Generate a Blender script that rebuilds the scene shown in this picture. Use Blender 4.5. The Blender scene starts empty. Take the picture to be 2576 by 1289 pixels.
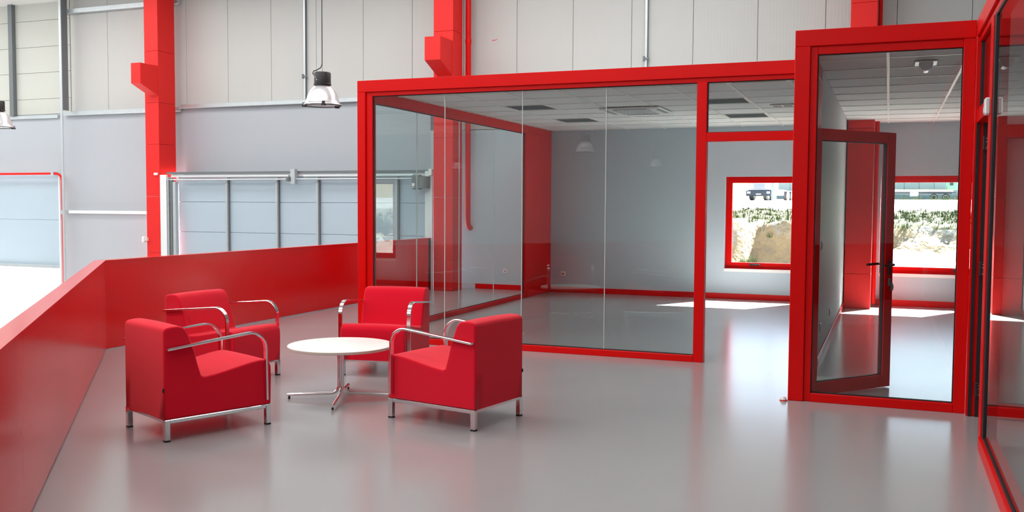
import bpy, bmesh, math, random
from mathutils import Vector, Matrix, noise
random.seed(7)
S = bpy.context.scene
COL = S.collection
R = math.radians

# ------------------------------------------------------------------ camera
def cam_axes(yaw, pitch, roll):
    cy, sy, cp, sp, cr, sr = (math.cos(yaw), math.sin(yaw), math.cos(pitch), math.sin(pitch), math.cos(roll), math.sin(roll))
    f, r, d = Vector((-sy, cy, 0)), Vector((cy, sy, 0)), Vector((0, 0, -1))
    f2, d2 = f*cp + d*sp, d*cp - f*sp
    return r*cr + d2*sr, -(-r*sr + d2*cr), -f2          # right, up, back
cd = bpy.data.cameras.new('camera'); cam = bpy.data.objects.new('camera', cd); COL.objects.link(cam)
ax, ay, az = cam_axes(R(21.584), R(3.125), R(-0.3276))
cam.matrix_world = Matrix(((ax.x, ay.x, az.x, 0), (ax.y, ay.y, az.y, 0), (ax.z, ay.z, az.z, 1.6), (0, 0, 0, 1)))
cd.sensor_width = 36; cd.lens = 2391.14/2576*36; cd.clip_start = 0.05; cd.clip_end = 1500
S.camera = cam

# ------------------------------------------------------------------ sky, sun, added roof lights, exposure
w = bpy.data.worlds.new('world'); S.world = w; w.use_nodes = True
nt = w.node_tree; nt.nodes.clear()
sky = nt.nodes.new('ShaderNodeTexSky'); sky.sky_type = 'NISHITA'; sky.sun_disc = False
SUN_EL = 45.0
sky.sun_elevation = R(SUN_EL); sky.sun_rotation = R(30); sky.air_density = 1.0; sky.dust_density = 1.5
bg = nt.nodes.new('ShaderNodeBackground'); bg.inputs[1].default_value = 0.46
ow = nt.nodes.new('ShaderNodeOutputWorld')
nt.links.new(sky.outputs[0], bg.inputs[0]); nt.links.new(bg.outputs[0], ow.inputs[0])
sd = bpy.data.lights.new('sun', 'SUN'); sd.energy = 95.0; sd.angle = R(0.6); sd.color = (1.0, 0.97, 0.92)
so = bpy.data.objects.new('sun', sd); COL.objects.link(so)
so.rotation_euler = Vector((-0.35, -0.615, -0.707)).to_track_quat('-Z', 'Y').to_euler()
SKY_Y = (13.2, 7.2, 1.2, -4.8, -10.8)                     # guessed strips in the unseen roof; the lights under them are added
def roof_z(y): return 6.12 + 0.09*(16.45 - y)
for y in SKY_Y:
    ld = bpy.data.lights.new('added_roof_light', 'AREA'); ld.shape = 'RECTANGLE'; ld.size = 38; ld.size_y = 1.8  # area light added to brighten the hall, no such source in view
    ld.energy = 4.8*math.pi*38*1.8; ld.color = (1.0, 0.985, 0.965)
    lo = bpy.data.objects.new('added_roof_light', ld); COL.objects.link(lo)
    lo.location = (-20, y, roof_z(y) - 0.12)
S.view_settings.view_transform = 'Standard'; S.view_settings.look = 'None'
S.view_settings.exposure = 0.1; S.view_settings.gamma = 1.0; S.view_settings.use_curve_mapping = False
S.cycles.max_bounces = 14; S.cycles.transparent_max_bounces = 32; S.cycles.diffuse_bounces = 6
S.cycles.use_denoising = True; S.cycles.sample_clamp_indirect = 6.0

# ------------------------------------------------------------------ materials
def srgb(r, g, b):
    return tuple((c/255/12.92 if c/255 <= 0.04045 else ((c/255 + 0.055)/1.055)**2.4) for c in (r, g, b)) + (1,)
def mat(name, col, rough=0.5, metal=0.0, spec=0.5, var=0.0, vscale=6.0, bump=0.0, bscale=60.0, rvar=0.0, sheen=0.0,
        stretch=(1, 1, 1), coat=0.0, trans=0.0):
    m = bpy.data.materials.new(name); m.use_nodes = True
    n = m.node_tree.nodes; l = m.node_tree.links; b = n['Principled BSDF']
    b.inputs['Base Color'].default_value = col; b.inputs['Roughness'].default_value = rough
    b.inputs['Metallic'].default_value = metal; b.inputs['Specular IOR Level'].default_value = spec
    b.inputs['Sheen Weight'].default_value = sheen; b.inputs['Coat Weight'].default_value = coat
    b.inputs['Coat Roughness'].default_value = 0.08
    tc = n.new('ShaderNodeTexCoord'); mp = n.new('ShaderNodeMapping'); l.new(tc.outputs['Object'], mp.inputs[0])
    mp.inputs['Scale'].default_value = stretch
    if var or rvar:
        t = n.new('ShaderNodeTexNoise'); t.inputs['Scale'].default_value = vscale; t.inputs['Detail'].default_value = 5
        l.new(mp.outputs[0], t.inputs[0])
        if var:
            mx = n.new('ShaderNodeMixRGB'); mx.blend_type = 'MULTIPLY'; mx.inputs[0].default_value = 1
            mx.inputs[1].default_value = col
            rp = n.new('ShaderNodeMapRange'); rp.inputs[3].default_value = 1 - var; rp.inputs[4].default_value = 1 + var
            l.new(t.outputs[0], rp.inputs[0]); l.new(rp.outputs[0], mx.inputs[2]); l.new(mx.outputs[0], b.inputs['Base Color'])
        if rvar:
            rq = n.new('ShaderNodeMapRange'); rq.inputs[1].default_value = 0.0; rq.inputs[2].default_value = 1.0
            rq.inputs[3].default_value = rough - rvar; rq.inputs[4].default_value = rough + rvar
            l.new(t.outputs[0], rq.inputs[0]); l.new(rq.outputs[0], b.inputs['Roughness'])
    if bump:
        t2 = n.new('ShaderNodeTexNoise'); t2.inputs['Scale'].default_value = bscale; t2.inputs['Detail'].default_value = 3
        l.new(mp.outputs[0], t2.inputs[0])
        bp = n.new('ShaderNodeBump'); bp.inputs['Strength'].default_value = bump; bp.inputs['Distance'].default_value = 0.01
        l.new(t2.outputs[0], bp.inputs['Height']); l.new(bp.outputs[0], b.inputs['Normal'])
    return m
def glass_mat(name, tint, ior):
    m = bpy.data.materials.new(name); m.use_nodes = True; n = m.node_tree.nodes; l = m.node_tree.links
    n.remove(n['Principled BSDF']); out = n['Material Output']
    tr = n.new('ShaderNodeBsdfTransparent'); tr.inputs[0].default_value = tint
    tc = n.new('ShaderNodeBsdfTransparent')
    gl = n.new('ShaderNodeBsdfGlossy'); gl.inputs['Roughness'].default_value = 0.0
    fr = n.new('ShaderNodeFresnel'); fr.inputs[0].default_value = ior
    m1 = n.new('ShaderNodeMixShader'); l.new(fr.outputs[0], m1.inputs[0]); l.new(tr.outputs[0], m1.inputs[1]); l.new(gl.outputs[0], m1.inputs[2])
    ge = n.new('ShaderNodeNewGeometry'); m2 = n.new('ShaderNodeMixShader')      # the pane's second face only lets light out
    l.new(ge.outputs['Backfacing'], m2.inputs[0]); l.new(m1.outputs[0], m2.inputs[1]); l.new(tc.outputs[0], m2.inputs[2])
    l.new(m2.outputs[0], out.inputs[0]); return m
def ribbed(name, col, rough, axis, period, strength):
    m = mat(name, col, rough, var=0.03, vscale=1.2); n = m.node_tree.nodes; l = m.node_tree.links
    tc = n.new('ShaderNodeTexCoord'); wv = n.new('ShaderNodeTexWave'); wv.bands_direction = axis
    wv.inputs['Scale'].default_value = 0.314/period; wv.wave_profile = 'SIN'
    l.new(tc.outputs['Object'], wv.inputs[0]); bp = n.new('ShaderNodeBump'); bp.inputs['Strength'].default_value = strength
    bp.inputs['Distance'].default_value = 0.004; l.new(wv.outputs[0], bp.inputs['Height'])
    l.new(bp.outputs[0], n['Principled BSDF'].inputs['Normal']); return m
M = {}
M['red'] = mat('red_paint', (0.68, 0.0, 0.0, 1), 0.36, spec=0.22, var=0.05, vscale=3, bump=0.03, bscale=14)
M['red_gloss'] = mat('red_lacquer_panel', (0.74, 0.0, 0.001, 1), 0.17, spec=0.45, var=0.03, vscale=0.7)
M['red_col'] = mat('red_column_paint', (0.70, 0.010, 0.008, 1), 0.55, spec=0.35, var=0.04, vscale=2, bump=0.04, bscale=25)
M['fabric'] = mat('red_wool_fabric', (0.70, 0.002, 0.022, 1), 0.85, spec=0.12, var=0.05, vscale=90, bump=0.25, bscale=700, sheen=0.16)
M['chrome'] = mat('polished_chrome', (0.78, 0.78, 0.79, 1), 0.12, metal=1)
M['black'] = mat('black_plastic', (0.012, 0.012, 0.013, 1), 0.45)
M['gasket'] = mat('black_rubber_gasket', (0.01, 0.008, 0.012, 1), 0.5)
M['white_lam'] = mat('white_laminate', (0.92, 0.90, 0.86, 1), 0.35)
M['lam_edge'] = mat('cream_edge_band', (0.62, 0.58, 0.50, 1), 0.45)
M['floor'] = mat('grey_resin_floor', (0.345, 0.345, 0.352, 1), 0.2, spec=1.0, var=0.05, vscale=0.7, rvar=0.03)
M['concrete'] = mat('pale_concrete', (0.55, 0.55, 0.54, 1), 0.7, var=0.08, vscale=0.6)
M['panel'] = ribbed('white_sandwich_panel', (0.49, 0.50, 0.485, 1), 0.45, 'X', 0.055, 0.16)
M['panel_h'] = ribbed('cream_horizontal_panel', (0.53, 0.545, 0.50, 1), 0.5, 'Z', 0.10, 0.10)
M['panel_low'] = mat('pale_grey_panel', (0.405, 0.44, 0.48, 1), 0.5, var=0.03, vscale=0.5)
M['doorpanel'] = mat('grey_door_blue_daylight', (0.40, 0.50, 0.575, 1), 0.4, var=0.02, vscale=1)  # light grey door; the blue of the daylight is put into its colour
M['plaster'] = mat('grey_wall_paint', (0.47, 0.545, 0.59, 1), 0.6, var=0.02, vscale=2)
M['white'] = mat('white_wall_paint', (0.74, 0.77, 0.78, 1), 0.6)
M['tile'] = mat('white_ceiling_tile', (0.82, 0.85, 0.85, 1), 0.8, var=0.02, vscale=3)
M['tbar'] = mat('white_ceiling_grid', (0.86, 0.88, 0.84, 1), 0.4)
M['galv'] = mat('galvanised_steel', (0.55, 0.60, 0.62, 1), 0.4, metal=0.6, var=0.08, vscale=8)
M['dark_steel'] = mat('dark_grey_steel', (0.16, 0.18, 0.19, 1), 0.5, metal=0.3)
M['grey_box'] = mat('grey_plastic_box', (0.16, 0.17, 0.17, 1), 0.5)
M['roof'] = mat('white_roof_sheet', (0.7, 0.71, 0.71, 1), 0.5)
M['polycarb'] = mat('milky_guessed_skylight', (0.8, 0.83, 0.85, 1), 0.4)
M['plastic'] = mat('white_plastic', (0.80, 0.80, 0.78, 1), 0.35)
M['louvre'] = mat('grey_louvre', (0.30, 0.34, 0.34, 1), 0.4, metal=0.3)
M['alu'] = mat('bright_fluted_aluminium', (0.88, 0.88, 0.89, 1), 0.3, metal=0.7)
M['lens'] = mat('frosted_lens', (0.72, 0.74, 0.76, 1), 0.25)
M['glass'] = glass_mat('office_glass', (0.78, 0.85, 0.84, 1), 1.68)
M['glass_w'] = glass_mat('window_glass', (0.93, 0.95, 0.95, 1), 1.6)
M['joint'] = mat('pale_silicone_joint', (0.62, 0.68, 0.66, 1), 0.25)

# ------------------------------------------------------------------ builders
WL = {}                                                    # world position of every unrotated parent
def tag(o, label=None, cat=None, group=None, kind=None):
    if label: o['label'] = label
    if cat: o['category'] = cat
    if group: o['group'] = group
    if kind: o['kind'] = kind
    return o
def empty(name, loc, rz=0, label=None, cat=None, group=None, kind=None):
    o = bpy.data.objects.new(name, None); COL.objects.link(o); o.location = loc; o.rotation_euler = (0, 0, rz)
    o.empty_display_size = 0.1; WL[o.name] = Vector(loc); return tag(o, label, cat, group, kind)
def place(name, me, c, parent, local):
    o = bpy.data.objects.new(name, me); COL.objects.link(o)
    if parent is not None:
        o.parent = parent; o.location = c if local else c - WL[parent.name]
    else: o.location = c
    WL[o.name] = c.copy(); return o
def obj(name, bm, m, parent=None, local=False, smooth=False, base=False, sharp=35):
    """one mesh object from a bmesh given in world (or parent-local) coordinates; origin at its middle or base"""
    bmesh.ops.recalc_face_normals(bm, faces=bm.faces[:])
    xs = [v.co for v in bm.verts]; lo = Vector([min(v[i] for v in xs) for i in range(3)]); hi = Vector([max(v[i] for v in xs) for i in range(3)])
    c = (lo + hi)/2
    if base: c.z = lo.z
    bmesh.ops.translate(bm, verts=bm.verts[:], vec=-c)
    me = bpy.data.meshes.new(name); bm.to_mesh(me); bm.free()
    me.materials.append(M[m] if isinstance(m, str) else m)
    if smooth:
        for p in me.polygons: p.use_smooth = True
        me.set_sharp_from_angle(angle=R(sharp))
    return place(name, me, c, parent, local)
def addbox(bm, lo, hi, bev=0.0):
    vs = [bm.verts.new((x, y, z)) for x in (lo[0], hi[0]) for y in (lo[1], hi[1]) for z in (lo[2], hi[2])]
    fs = [bm.faces.new([vs[i] for i in f]) for f in ((0, 1, 3, 2), (4, 6, 7, 5), (0, 4, 5, 1), (2, 3, 7, 6), (0, 2, 6, 4), (1, 5, 7, 3))]
    if bev:
        es = {e for f in fs for e in f.edges}
        bmesh.ops.bevel(bm, geom=list(es), offset=bev, segments=1, affect='EDGES', profile=0.5)
def box(name, m, lo, hi, parent=None, bev=0.0, local=False, base=False):
    bm = bmesh.new(); addbox(bm, lo, hi, bev); return obj(name, bm, m, parent, local, base=base)
CACHE = {}
def cbox(name, m, lo, hi, parent=None, bev=0.0, local=False):
    """box that shares its mesh with every other box of the same size and material"""
    d = tuple(round(hi[i] - lo[i], 4) for i in range(3)); k = (d, m, bev)
    c = Vector([(lo[i] + hi[i])/2 for i in range(3)])
    if k not in CACHE:
        bm = bmesh.new(); addbox(bm, [-x/2 for x in d], [x/2 for x in d], bev); bmesh.ops.recalc_face_normals(bm, faces=bm.faces[:])
        me = bpy.data.meshes.new(name); bm.to_mesh(me); bm.free(); me.materials.append(M[m]); CACHE[k] = me
    return place(name, CACHE[k], c, parent, local)
def boxes(name, m, lst, parent=None, bev=0.0, local=False):
    bm = bmesh.new()
    for lo, hi in lst: addbox(bm, lo, hi, bev)
    return obj(name, bm, m, parent, local)
def addtube(bm, pts, r, seg=10, caps=True, sx=1.0):
    pts = [Vector(p) for p in pts]; rings = []; up = None
    for i, p in enumerate(pts):
        t = (pts[min(i+1, len(pts)-1)] - pts[max(i-1, 0)]).normalized()
        if up is None: up = Vector((0, 0, 1)) if abs(t.z) < 0.9 else Vector((0, 1, 0))
        a = t.cross(up).normalized(); up = a.cross(t).normalized(); rr = r[i] if isinstance(r, (list, tuple)) else r
        rings.append([bm.verts.new(p + a*rr*sx*math.cos(2*math.pi*k/seg) + up*rr*math.sin(2*math.pi*k/seg)) for k in range(seg)])
    for A, B in zip(rings, rings[1:]):
        for k in range(seg): bm.faces.new((A[k], A[(k+1) % seg], B[(k+1) % seg], B[k]))
    if caps: bm.faces.new(rings[0][::-1]); bm.faces.new(rings[-1])
def tube(name, m, pts, r, parent=None, local=False, seg=12):
    bm = bmesh.new(); addtube(bm, pts, r, seg); return obj(name, bm, m, parent, local, smooth=True, sharp=50)
def addlathe(bm, prof, c, seg=32, flute=0.0):
    rings = []
    for j, (r, z) in enumerate(prof):
        if r < 1e-5: rings.append([bm.verts.new((c[0], c[1], c[2] + z))]); continue
        rings.append([bm.verts.new((c[0] + (r*(1 + flute*(k % 2)))*math.cos(2*math.pi*k/seg), c[1] + (r*(1 + flute*(k % 2)))*math.sin(2*math.pi*k/seg), c[2] + z)) for k in range(seg)])
    for A, B in zip(rings, rings[1:]):
        for k in range(seg):
            k2 = (k+1) % seg
            if len(A) == 1 and len(B) == 1: continue
            if len(A) == 1: bm.faces.new((A[0], B[k2], B[k]))
            elif len(B) == 1: bm.faces.new((A[k], A[k2], B[0]))
            else: bm.faces.new((A[k], A[k2], B[k2], B[k]))
def lathe(name, m, prof, c=(0, 0, 0), parent=None, local=False, seg=32, flute=0.0, sharp=35):
    bm = bmesh.new(); addlathe(bm, prof, c, seg, flute); return obj(name, bm, m, parent, local, smooth=True, sharp=sharp)
def addprism(bm, poly, axis, a, b):
    """polygon in the two other axes, extruded along axis from a to b"""
    def P(u, v, t): return {'x': (t, u, v), 'y': (u, t, v), 'z': (u, v, t)}[axis]
    A = [bm.verts.new(P(u, v, a)) for u, v in poly]; B = [bm.verts.new(P(u, v, b)) for u, v in poly]
    bm.faces.new(A); bm.faces.new(B[::-1])
    for i in range(len(poly)): j = (i+1) % len(poly); bm.faces.new((A[i], B[i], B[j], A[j]))
def prism(name, m, poly, axis, a, b, parent=None, local=False, bev=0.0):
    bm = bmesh.new(); addprism(bm, poly, axis, a, b)
    if bev: bmesh.ops.bevel(bm, geom=bm.edges[:], offset=bev, segments=1, affect='EDGES')
    return obj(name, bm, m, parent, local)
def rects_with_holes(x0, x1, z0, z1, holes):
    xs = sorted({x0, x1} | {h for H in holes for h in H[:2]}); out = []
    for a, b in zip(xs, xs[1:]):
        zz = [z0]
        for H in sorted(holes, key=lambda h: h[2]):
            if H[0] <= a and H[1] >= b: zz += [H[2], H[3]]
        zz.append(z1)
        out += [(a, b, zz[i], zz[i+1]) for i in range(0, len(zz), 2) if zz[i+1] - zz[i] > 1e-4]
    return out
def copy_tree(o, parent=None):
    c = o.copy(); COL.objects.link(c); c.parent = parent
    for ch in list(o.children): copy_tree(ch, c)
    return c

# ------------------------------------------------------------------ the setting: floors, roof, hall walls
YW = 16.45                                                 # inner face of the long outer wall
PC = Vector((-7.82, 7.87)); PD = Vector((0.658, -0.753)); PD.normalize()
PE = PC + PD*((0.57 - PC.x)/PD.x)                          # the slanted parapet meets the glass wall behind the camera
prism('floor', 'floor', [(-7.90, YW), (-7.90, 7.84), (PE.x - 0.05, PE.y - 0.06), (6.0, PE.y - 0.06), (6.0, YW)], 'z', -0.35, 0.0)
tag(bpy.data.objects['floor'], 'shiny grey resin floor of the mezzanine', kind='structure')
box('floor_hall', 'concrete', (-40, -20, -3.4), (6.2, YW + 0.3, -3.2)).update_tag()
tag(bpy.data.objects['floor_hall'], 'pale concrete ground floor of the hall below', kind='structure')

wb = empty('wall_back', (-10, YW, -3.2), label='long white panelled outer wall behind the red columns', kind='structure')
# upper vertical sandwich panels, each its own piece
x = -6.434 - 1.08*10
while x < 6:
    z0 = 3.62 if x < -7.6 else 2.98
    cbox('wall_panel', 'panel', (x + 0.003, YW, z0), (x + 1.077, YW + 0.12, 6.3), wb, 0.004); x += 1.08
# horizontal panels left of the steel column
zz = [3.586, 3.95, 4.548, 5.134, 5.728, 6.3]
for a, b in zip(zz, zz[1:]):
    for xa, xb in ((-17.25, -19.05), (-19.05, -22.3), (-22.3, -26.0), (-26.0, -33.0), (-33, -40)):
        cbox('wall_panel', 'panel_h', (xb + 0.002, YW, a + 0.003), (xa - 0.002, YW + 0.12, b - 0.003), wb, 0.004)
# lower smooth panels
WIN = [(-2.60, -0.95, 0.49, 2.09), (-0.125, 1.55, 0.49, 2.09)]
for lo, hi, hs in ((-40, -22.3, []), (-17.62, -14.3, []), (-14.3, -8.2, [(-14.3, -8.2, -3.2, 2.0)]), (-22.3, -17.62, [(-22.3, -17.62, -3.2, 2.24)])):
    boxes('lower_panel', 'panel_low', [((a, YW, c), (b, YW + 0.12, d)) for a, b, c, d in rects_with_holes(lo, hi, -3.2, 3.60, hs)], wb)
boxes('plastered_wall', 'plaster', [((a, YW, c), (b, YW + 0.28, d)) for a, b, c, d in rects_with_holes(-8.2, 6.0, -3.2, 3.0, WIN)], wb)
boxes('outer_skin', 'panel_low', [((a, YW + 0.12, c), (b, YW + 0.15, d)) for a, b, c, d in rects_with_holes(-40, -8.2, -3.2, 6.4, [(-22.3, -17.62, -3.2, 2.24), (-14.3, -8.2, -3.2, 2.0)])] + [((-8.2, YW + 0.285, 2.9), (6, YW + 0.30, 6.4))], wb)
for i, (dx, dz, wx) in enumerate(((0, 0, 0.045), (0.05, 0.004, 0.03), (0.085, 0.012, 0.018))):
    box('red_mark', 'red', (-6.93 + dx, YW - 0.0015, 4.63 + dz), (-6.93 + dx + wx, YW + 0.001, 4.642 + dz), wb)
# girts and steel posts on the wall
box('girt', 'galv', (-17.4, YW - 0.10, 3.54), (-14.1, YW, 3.63), wb, 0.004)
box('girt', 'galv', (-14.1, YW - 0.10, 3.595), (-7.9, YW, 3.68), wb, 0.004)
box('girt', 'galv', (-17.35, YW - 0.12, 5.80), (-14.1, YW, 5.90), wb, 0.004)
box('girt', 'white_lam', (-17.3, YW - 0.08, 1.335), (-14.4, YW, 1.40), wb, 0.004)
box('girt', 'galv', (-40, YW - 0.06, 3.50), (-17.6, YW, 3.57), wb, 0.004)
box('eaves_beam', 'dark_steel', (-14.1, YW - 0.14, 5.93), (-7.9, YW, 6.05), wb)
for xp, zb in ((-10.99, 3.68), (-3.99, 2.98)):
    p = box('steel_post', 'dark_steel', (xp - 0.012, YW - 0.045, zb), (xp + 0.018, YW, 6.2), wb)
    box('post_flange', 'galv', (xp - 0.03, YW - 0.052, zb), (xp + 0.006, YW - 0.045, 6.2), p)
    boxes('clip', 'dark_steel', [((xp - 0.05, YW - 0.07, 4.13), (xp + 0.05, YW - 0.052, 4.16)), ((xp - 0.06, YW - 0.075, 4.10), (xp - 0.03, YW - 0.052, 4.19))], p)
p = box('steel_post', 'dark_steel', (-19.02, YW - 0.10, 3.57), (-18.90, YW, 6.2), wb)
hs = empty('steel_stanchion', (-17.5, YW - 0.15, -3.2), label='grey steel stanchion between the roll-up door bay and the red pipe', cat='steel post')
box('flange', 'galv', (-17.235, YW - 0.32, -3.2), (-17.175, YW - 0.30, 6.2), hs)
box('web', 'dark_steel', (-17.20, YW - 0.30, 3.64), (-17.185, YW - 0.125, 6.2), hs)
# other hall walls and roof, seen only in reflections
box('wall_left', 'panel_low', (-40.2, -20, -3.2), (-40, YW, 9.6)); tag(bpy.data.objects['wall_left'], 'far end wall of the hall', kind='structure')
box('wall_front', 'panel_low', (-40, -20.2, -3.2), (6.2, -20, 9.6)); tag(bpy.data.objects['wall_front'], 'pale wall across the hall behind the viewer', kind='structure')
box('wall_right', 'white', (6.0, -20, -3.2), (6.2, YW + 0.28, 9.6)); tag(bpy.data.objects['wall_right'], 'white end wall beyond the offices', kind='structure')
rf = empty('ceiling_hall', (-16, 0, 6.1), label='sloping white hall roof with guessed skylight strips', kind='structure')
edges = [YW + 0.3] + [e for y in SKY_Y for e in (y + 1.0, y - 1.0)] + [-20.2]
for i in range(0, len(edges), 2):
    a, b = edges[i], edges[i+1]
    prism('roof_sheet', 'roof', [(b, roof_z(b)), (a, roof_z(a)), (a, roof_z(a) + 0.1), (b, roof_z(b) + 0.1)], 'x', -40.2, 6.2, rf)
for y in SKY_Y:  # guessed sheets over the added lights, they pass no light themselves
    prism('skylight', 'polycarb', [(y - 1.05, roof_z(y - 1.05) + 0.11), (y + 1.05, roof_z(y + 1.05) + 0.11), (y + 1.05, roof_z(y + 1.05) + 0.13), (y - 1.05, roof_z(y - 1.05) + 0.13)], 'x', -40.2, 6.2, rf)

# parapet
pp = empty('parapet', (PC.x, PC.y, 0), label='low red lacquered parapet bending along the mezzanine edge', cat='parapet')
def strip_panel(name, m, p, q, off0, off1, z0, z1, parent):
    p, q = Vector(p), Vector(q); d = (q - p).normalized(); n = Vector((d.y, -d.x))        # n = right of travel
    bm = bmesh.new(); addprism(bm, [tuple(p + n*off0), tuple(q + n*off0), tuple(q + n*off1), tuple(p + n*off1)], 'z', z0, z1)
    return obj(name, bm, m, parent)
k = math.tan((math.pi - math.acos(-PD.y))/2)
t_ = 0.10
a_out = Vector((PC.x - t_, PC.y - t_*math.tan(math.atan2(PD.x, -PD.y)/2)))
def quad_prism(name, m, poly, z0, z1):
    bm = bmesh.new(); addprism(bm, [tuple(v) for v in poly], 'z', z0, z1); return obj(name, bm, m, pp)
nrm = Vector((PD.y, -PD.x)); 
e_out = PE + nrm*t_
quad_prism('side_panel', 'red_gloss', [PC, Vector((PC.x, 15.7)), Vector((PC.x - t_, 15.7)), a_out], 0.012, 0.955)
quad_prism('slanted_panel', 'red_gloss', [PC, a_out, e_out, PE], 0.012, 0.955)
i_in = PC + Vector((0.006, 0.0)); 
quad_prism('side_cap', 'red_gloss', [PC + Vector((0.008, 0.003)), Vector((PC.x + 0.008, 15.7)), Vector((PC.x - t_ - 0.008, 15.7)), a_out + Vector((-0.008, -0.003))], 0.955, 0.972)
quad_prism('slanted_cap', 'red_gloss', [PC + Vector((0.008, 0.003)), a_out + Vector((-0.008, -0.003)), e_out + nrm*0.008, PE - nrm*0.008], 0.955, 0.972)
box('end_post', 'red_gloss', (PC.x - 0.10, 15.60, 0), (PC.x, 15.695, 0.97), pp)

# red columns with corbels
def column(xa, xb, ya, yb, label, corb):
    c = empty('column', ((xa + xb)/2, (ya + yb)/2, -3.2), label=label, cat='column')
    zc = [-3.2, 0.0, 0.55, 1.72, 2.8, 3.66, 4.72, 6.3]
    for a, b in zip(zc, zc[1:]):
        cbox('shaft', 'red_col', (xa, ya, a + 0.002), (xb, yb, b - 0.002), c, 0.003)
    if corb:
        ca, cb, z1, zf, z0 = corb
        prism('corbel', 'red_col', [(ya - 0.5, z1), (ya + 0.0, z1), (ya + 0.0, z0), (ya - 0.5, zf)], 'x', ca, cb, c, bev=0.008)
    return c
column(-14.44, -14.085, 15.7, 16.2, 'red concrete column with a corbel beside the roll-up door, free of the office glazing', (-14.335, -14.09, 4.41, 4.0, 3.80))
column(-7.766, -7.376, 15.7, 16.1, 'red concrete column with a corbel rising behind the glass office corner', (-7.70, -7.39, 4.545, 4.13, 3.915))
column(-0.62, -0.235, 15.7, 16.2, 'red column standing inside the right office beside the window', None)
def pipe(x, y, z0, label):
    bm = bmesh.new(); pts = [(x, y, 6.25), (x, y, z0 + 0.12)] + [(x, y + 0.12*(1 - math.cos(a)), z0 + 0.12 - 0.12*math.sin(a)) for a in (0.4, 0.8, 1.2, 1.57)]
    addtube(bm, pts, 0.052, 14); o = obj('drain_pipe', bm, 'red', smooth=True, sharp=60); tag(o, label, 'pipe')
    lathe('collar', 'red', [(0.058, -0.04), (0.060, 0), (0.058, 0.04)], (x, y, 4.6), o, seg=20); return o
pipe(-7.31, 16.22, 1.15, 'red downpipe ending in an elbow behind the glass beside a red column')
box('drain_pipe', 'red', (-0.23, 16.1, 0.03), (-0.165, 16.19, 6.2), bev=0.02); tag(bpy.data.objects['drain_pipe.001'], 'slim red downpipe against the column in the right office', 'pipe')

# ------------------------------------------------------------------ hall doors on the long wall
d3 = empty('door_3', (-11.1, YW, -3.2), label='closed light grey sectional roll-up door between two red columns', kind='structure')
zj = [-3.2, -2.85, -2.2, -1.6, -0.98, -0.34, 0.31, 0.99, 1.608, 2.12]
DY = 15.86
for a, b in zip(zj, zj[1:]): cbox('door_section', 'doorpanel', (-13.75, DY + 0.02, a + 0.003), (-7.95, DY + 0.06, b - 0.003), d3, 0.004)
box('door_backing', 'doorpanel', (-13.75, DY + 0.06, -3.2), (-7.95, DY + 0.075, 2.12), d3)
for xs in (-12.49, -11.28, -10.34, -9.4, -8.6):
    s = box('stile', 'galv', (xs - 0.05, DY - 0.012, -3.2), (xs + 0.010, DY + 0.02, 2.12), d3)
    box('stile_edge', 'dark_steel', (xs + 0.010, DY - 0.03, -3.2), (xs + 0.042, DY + 0.02, 2.12), s)
box('side_jamb', 'white', (-14.083, 15.705, -3.2), (-13.92, 15.75, 2.165), d3)
box('side_jamb', 'white', (-7.95, 15.72, -3.2), (-7.80, 15.76, 2.2), d3)
box('guide_rail', 'dark_steel', (-13.92, 15.74, -3.2), (-13.885, 15.80, 2.12), d3)
box('guide_rail', 'galv', (-13.885, 15.70, -3.2), (-13.86, 15.80, 2.12), d3)
box('guide_rail', 'dark_steel', (-13.86, 15.74, -3.2), (-13.83, 15.80, 2.1), d3)
box('guide_rail', 'grey_box', (-13.83, 15.72, -3.2), (-13.79, 15.80, 2.1), d3)
box('guide_rail', 'dark_steel', (-13.79, 15.73, -3.2), (-13.76, 15.80, 1.98), d3)
box('guide_rail', 'galv', (-13.76, 15.71, -3.2), (-13.69, 15.80, 2.02), d3)
box('lintel_trim', 'dark_steel', (-14.0, 15.80, 2.185), (-7.80, YW, 2.225), d3)
box('lintel_trim', 'white', (-13.9, 15.83, 2.12), (-7.80, DY + 0.06, 2.185), d3)
tube('torsion_shaft', 'galv', [(-14.0, 15.73, 2.065), (-8.1, 15.73, 2.065)], 0.016, d3)
tube('spring', 'galv', [(-13.6, 15.77, 2.125), (-10.95, 15.77, 2.125)], 0.028, d3)
tube('spring', 'galv', [(-10.6, 15.77, 2.125), (-8.2, 15.77, 2.125)], 0.028, d3)
box('shaft_bracket', 'galv', (-10.86, 15.68, 1.97), (-10.76, 15.78, 2.26), d3)
lathe('drum', 'dark_steel', [(0.0, 0), (0.05, 0), (0.05, 0.08), (0, 0.08)], (-10.90, 15.68, 2.02), d3, seg=16)
box('end_bracket', 'plastic', (-14.20, 15.66, 2.16), (-14.12, 15.70, 2.21), d3)
box('end_bracket', 'plastic', (-7.86, 15.68, 2.12), (-7.80, 15.72, 2.24), d3)
mo = box('door_motor', 'grey_box', (-8.17, 15.60, 1.86), (-8.0, 15.715, 2.13), bev=0.015)
tag(mo, 'dark grey motor box with a white sticker at the roll-up door top', 'door motor')
lathe('motor_drum', 'grey_box', [(0, -0.11), (0.10, -0.11), (0.10, 0.11), (0, 0.11)], (-7.93, 15.66, 1.99), mo, seg=24)
box('sticker', 'plastic', (-8.155, 15.594, 1.92), (-8.10, 15.601, 1.975), mo)
box('button', 'plastic', (-8.145, 15.592, 1.885), (-8.125, 15.601, 1.905), mo)
d4 = empty('door_4', (-19.9, YW, 0.1), label='half raised pale roll-up door letting in daylight at the far left', kind='structure')
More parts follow.
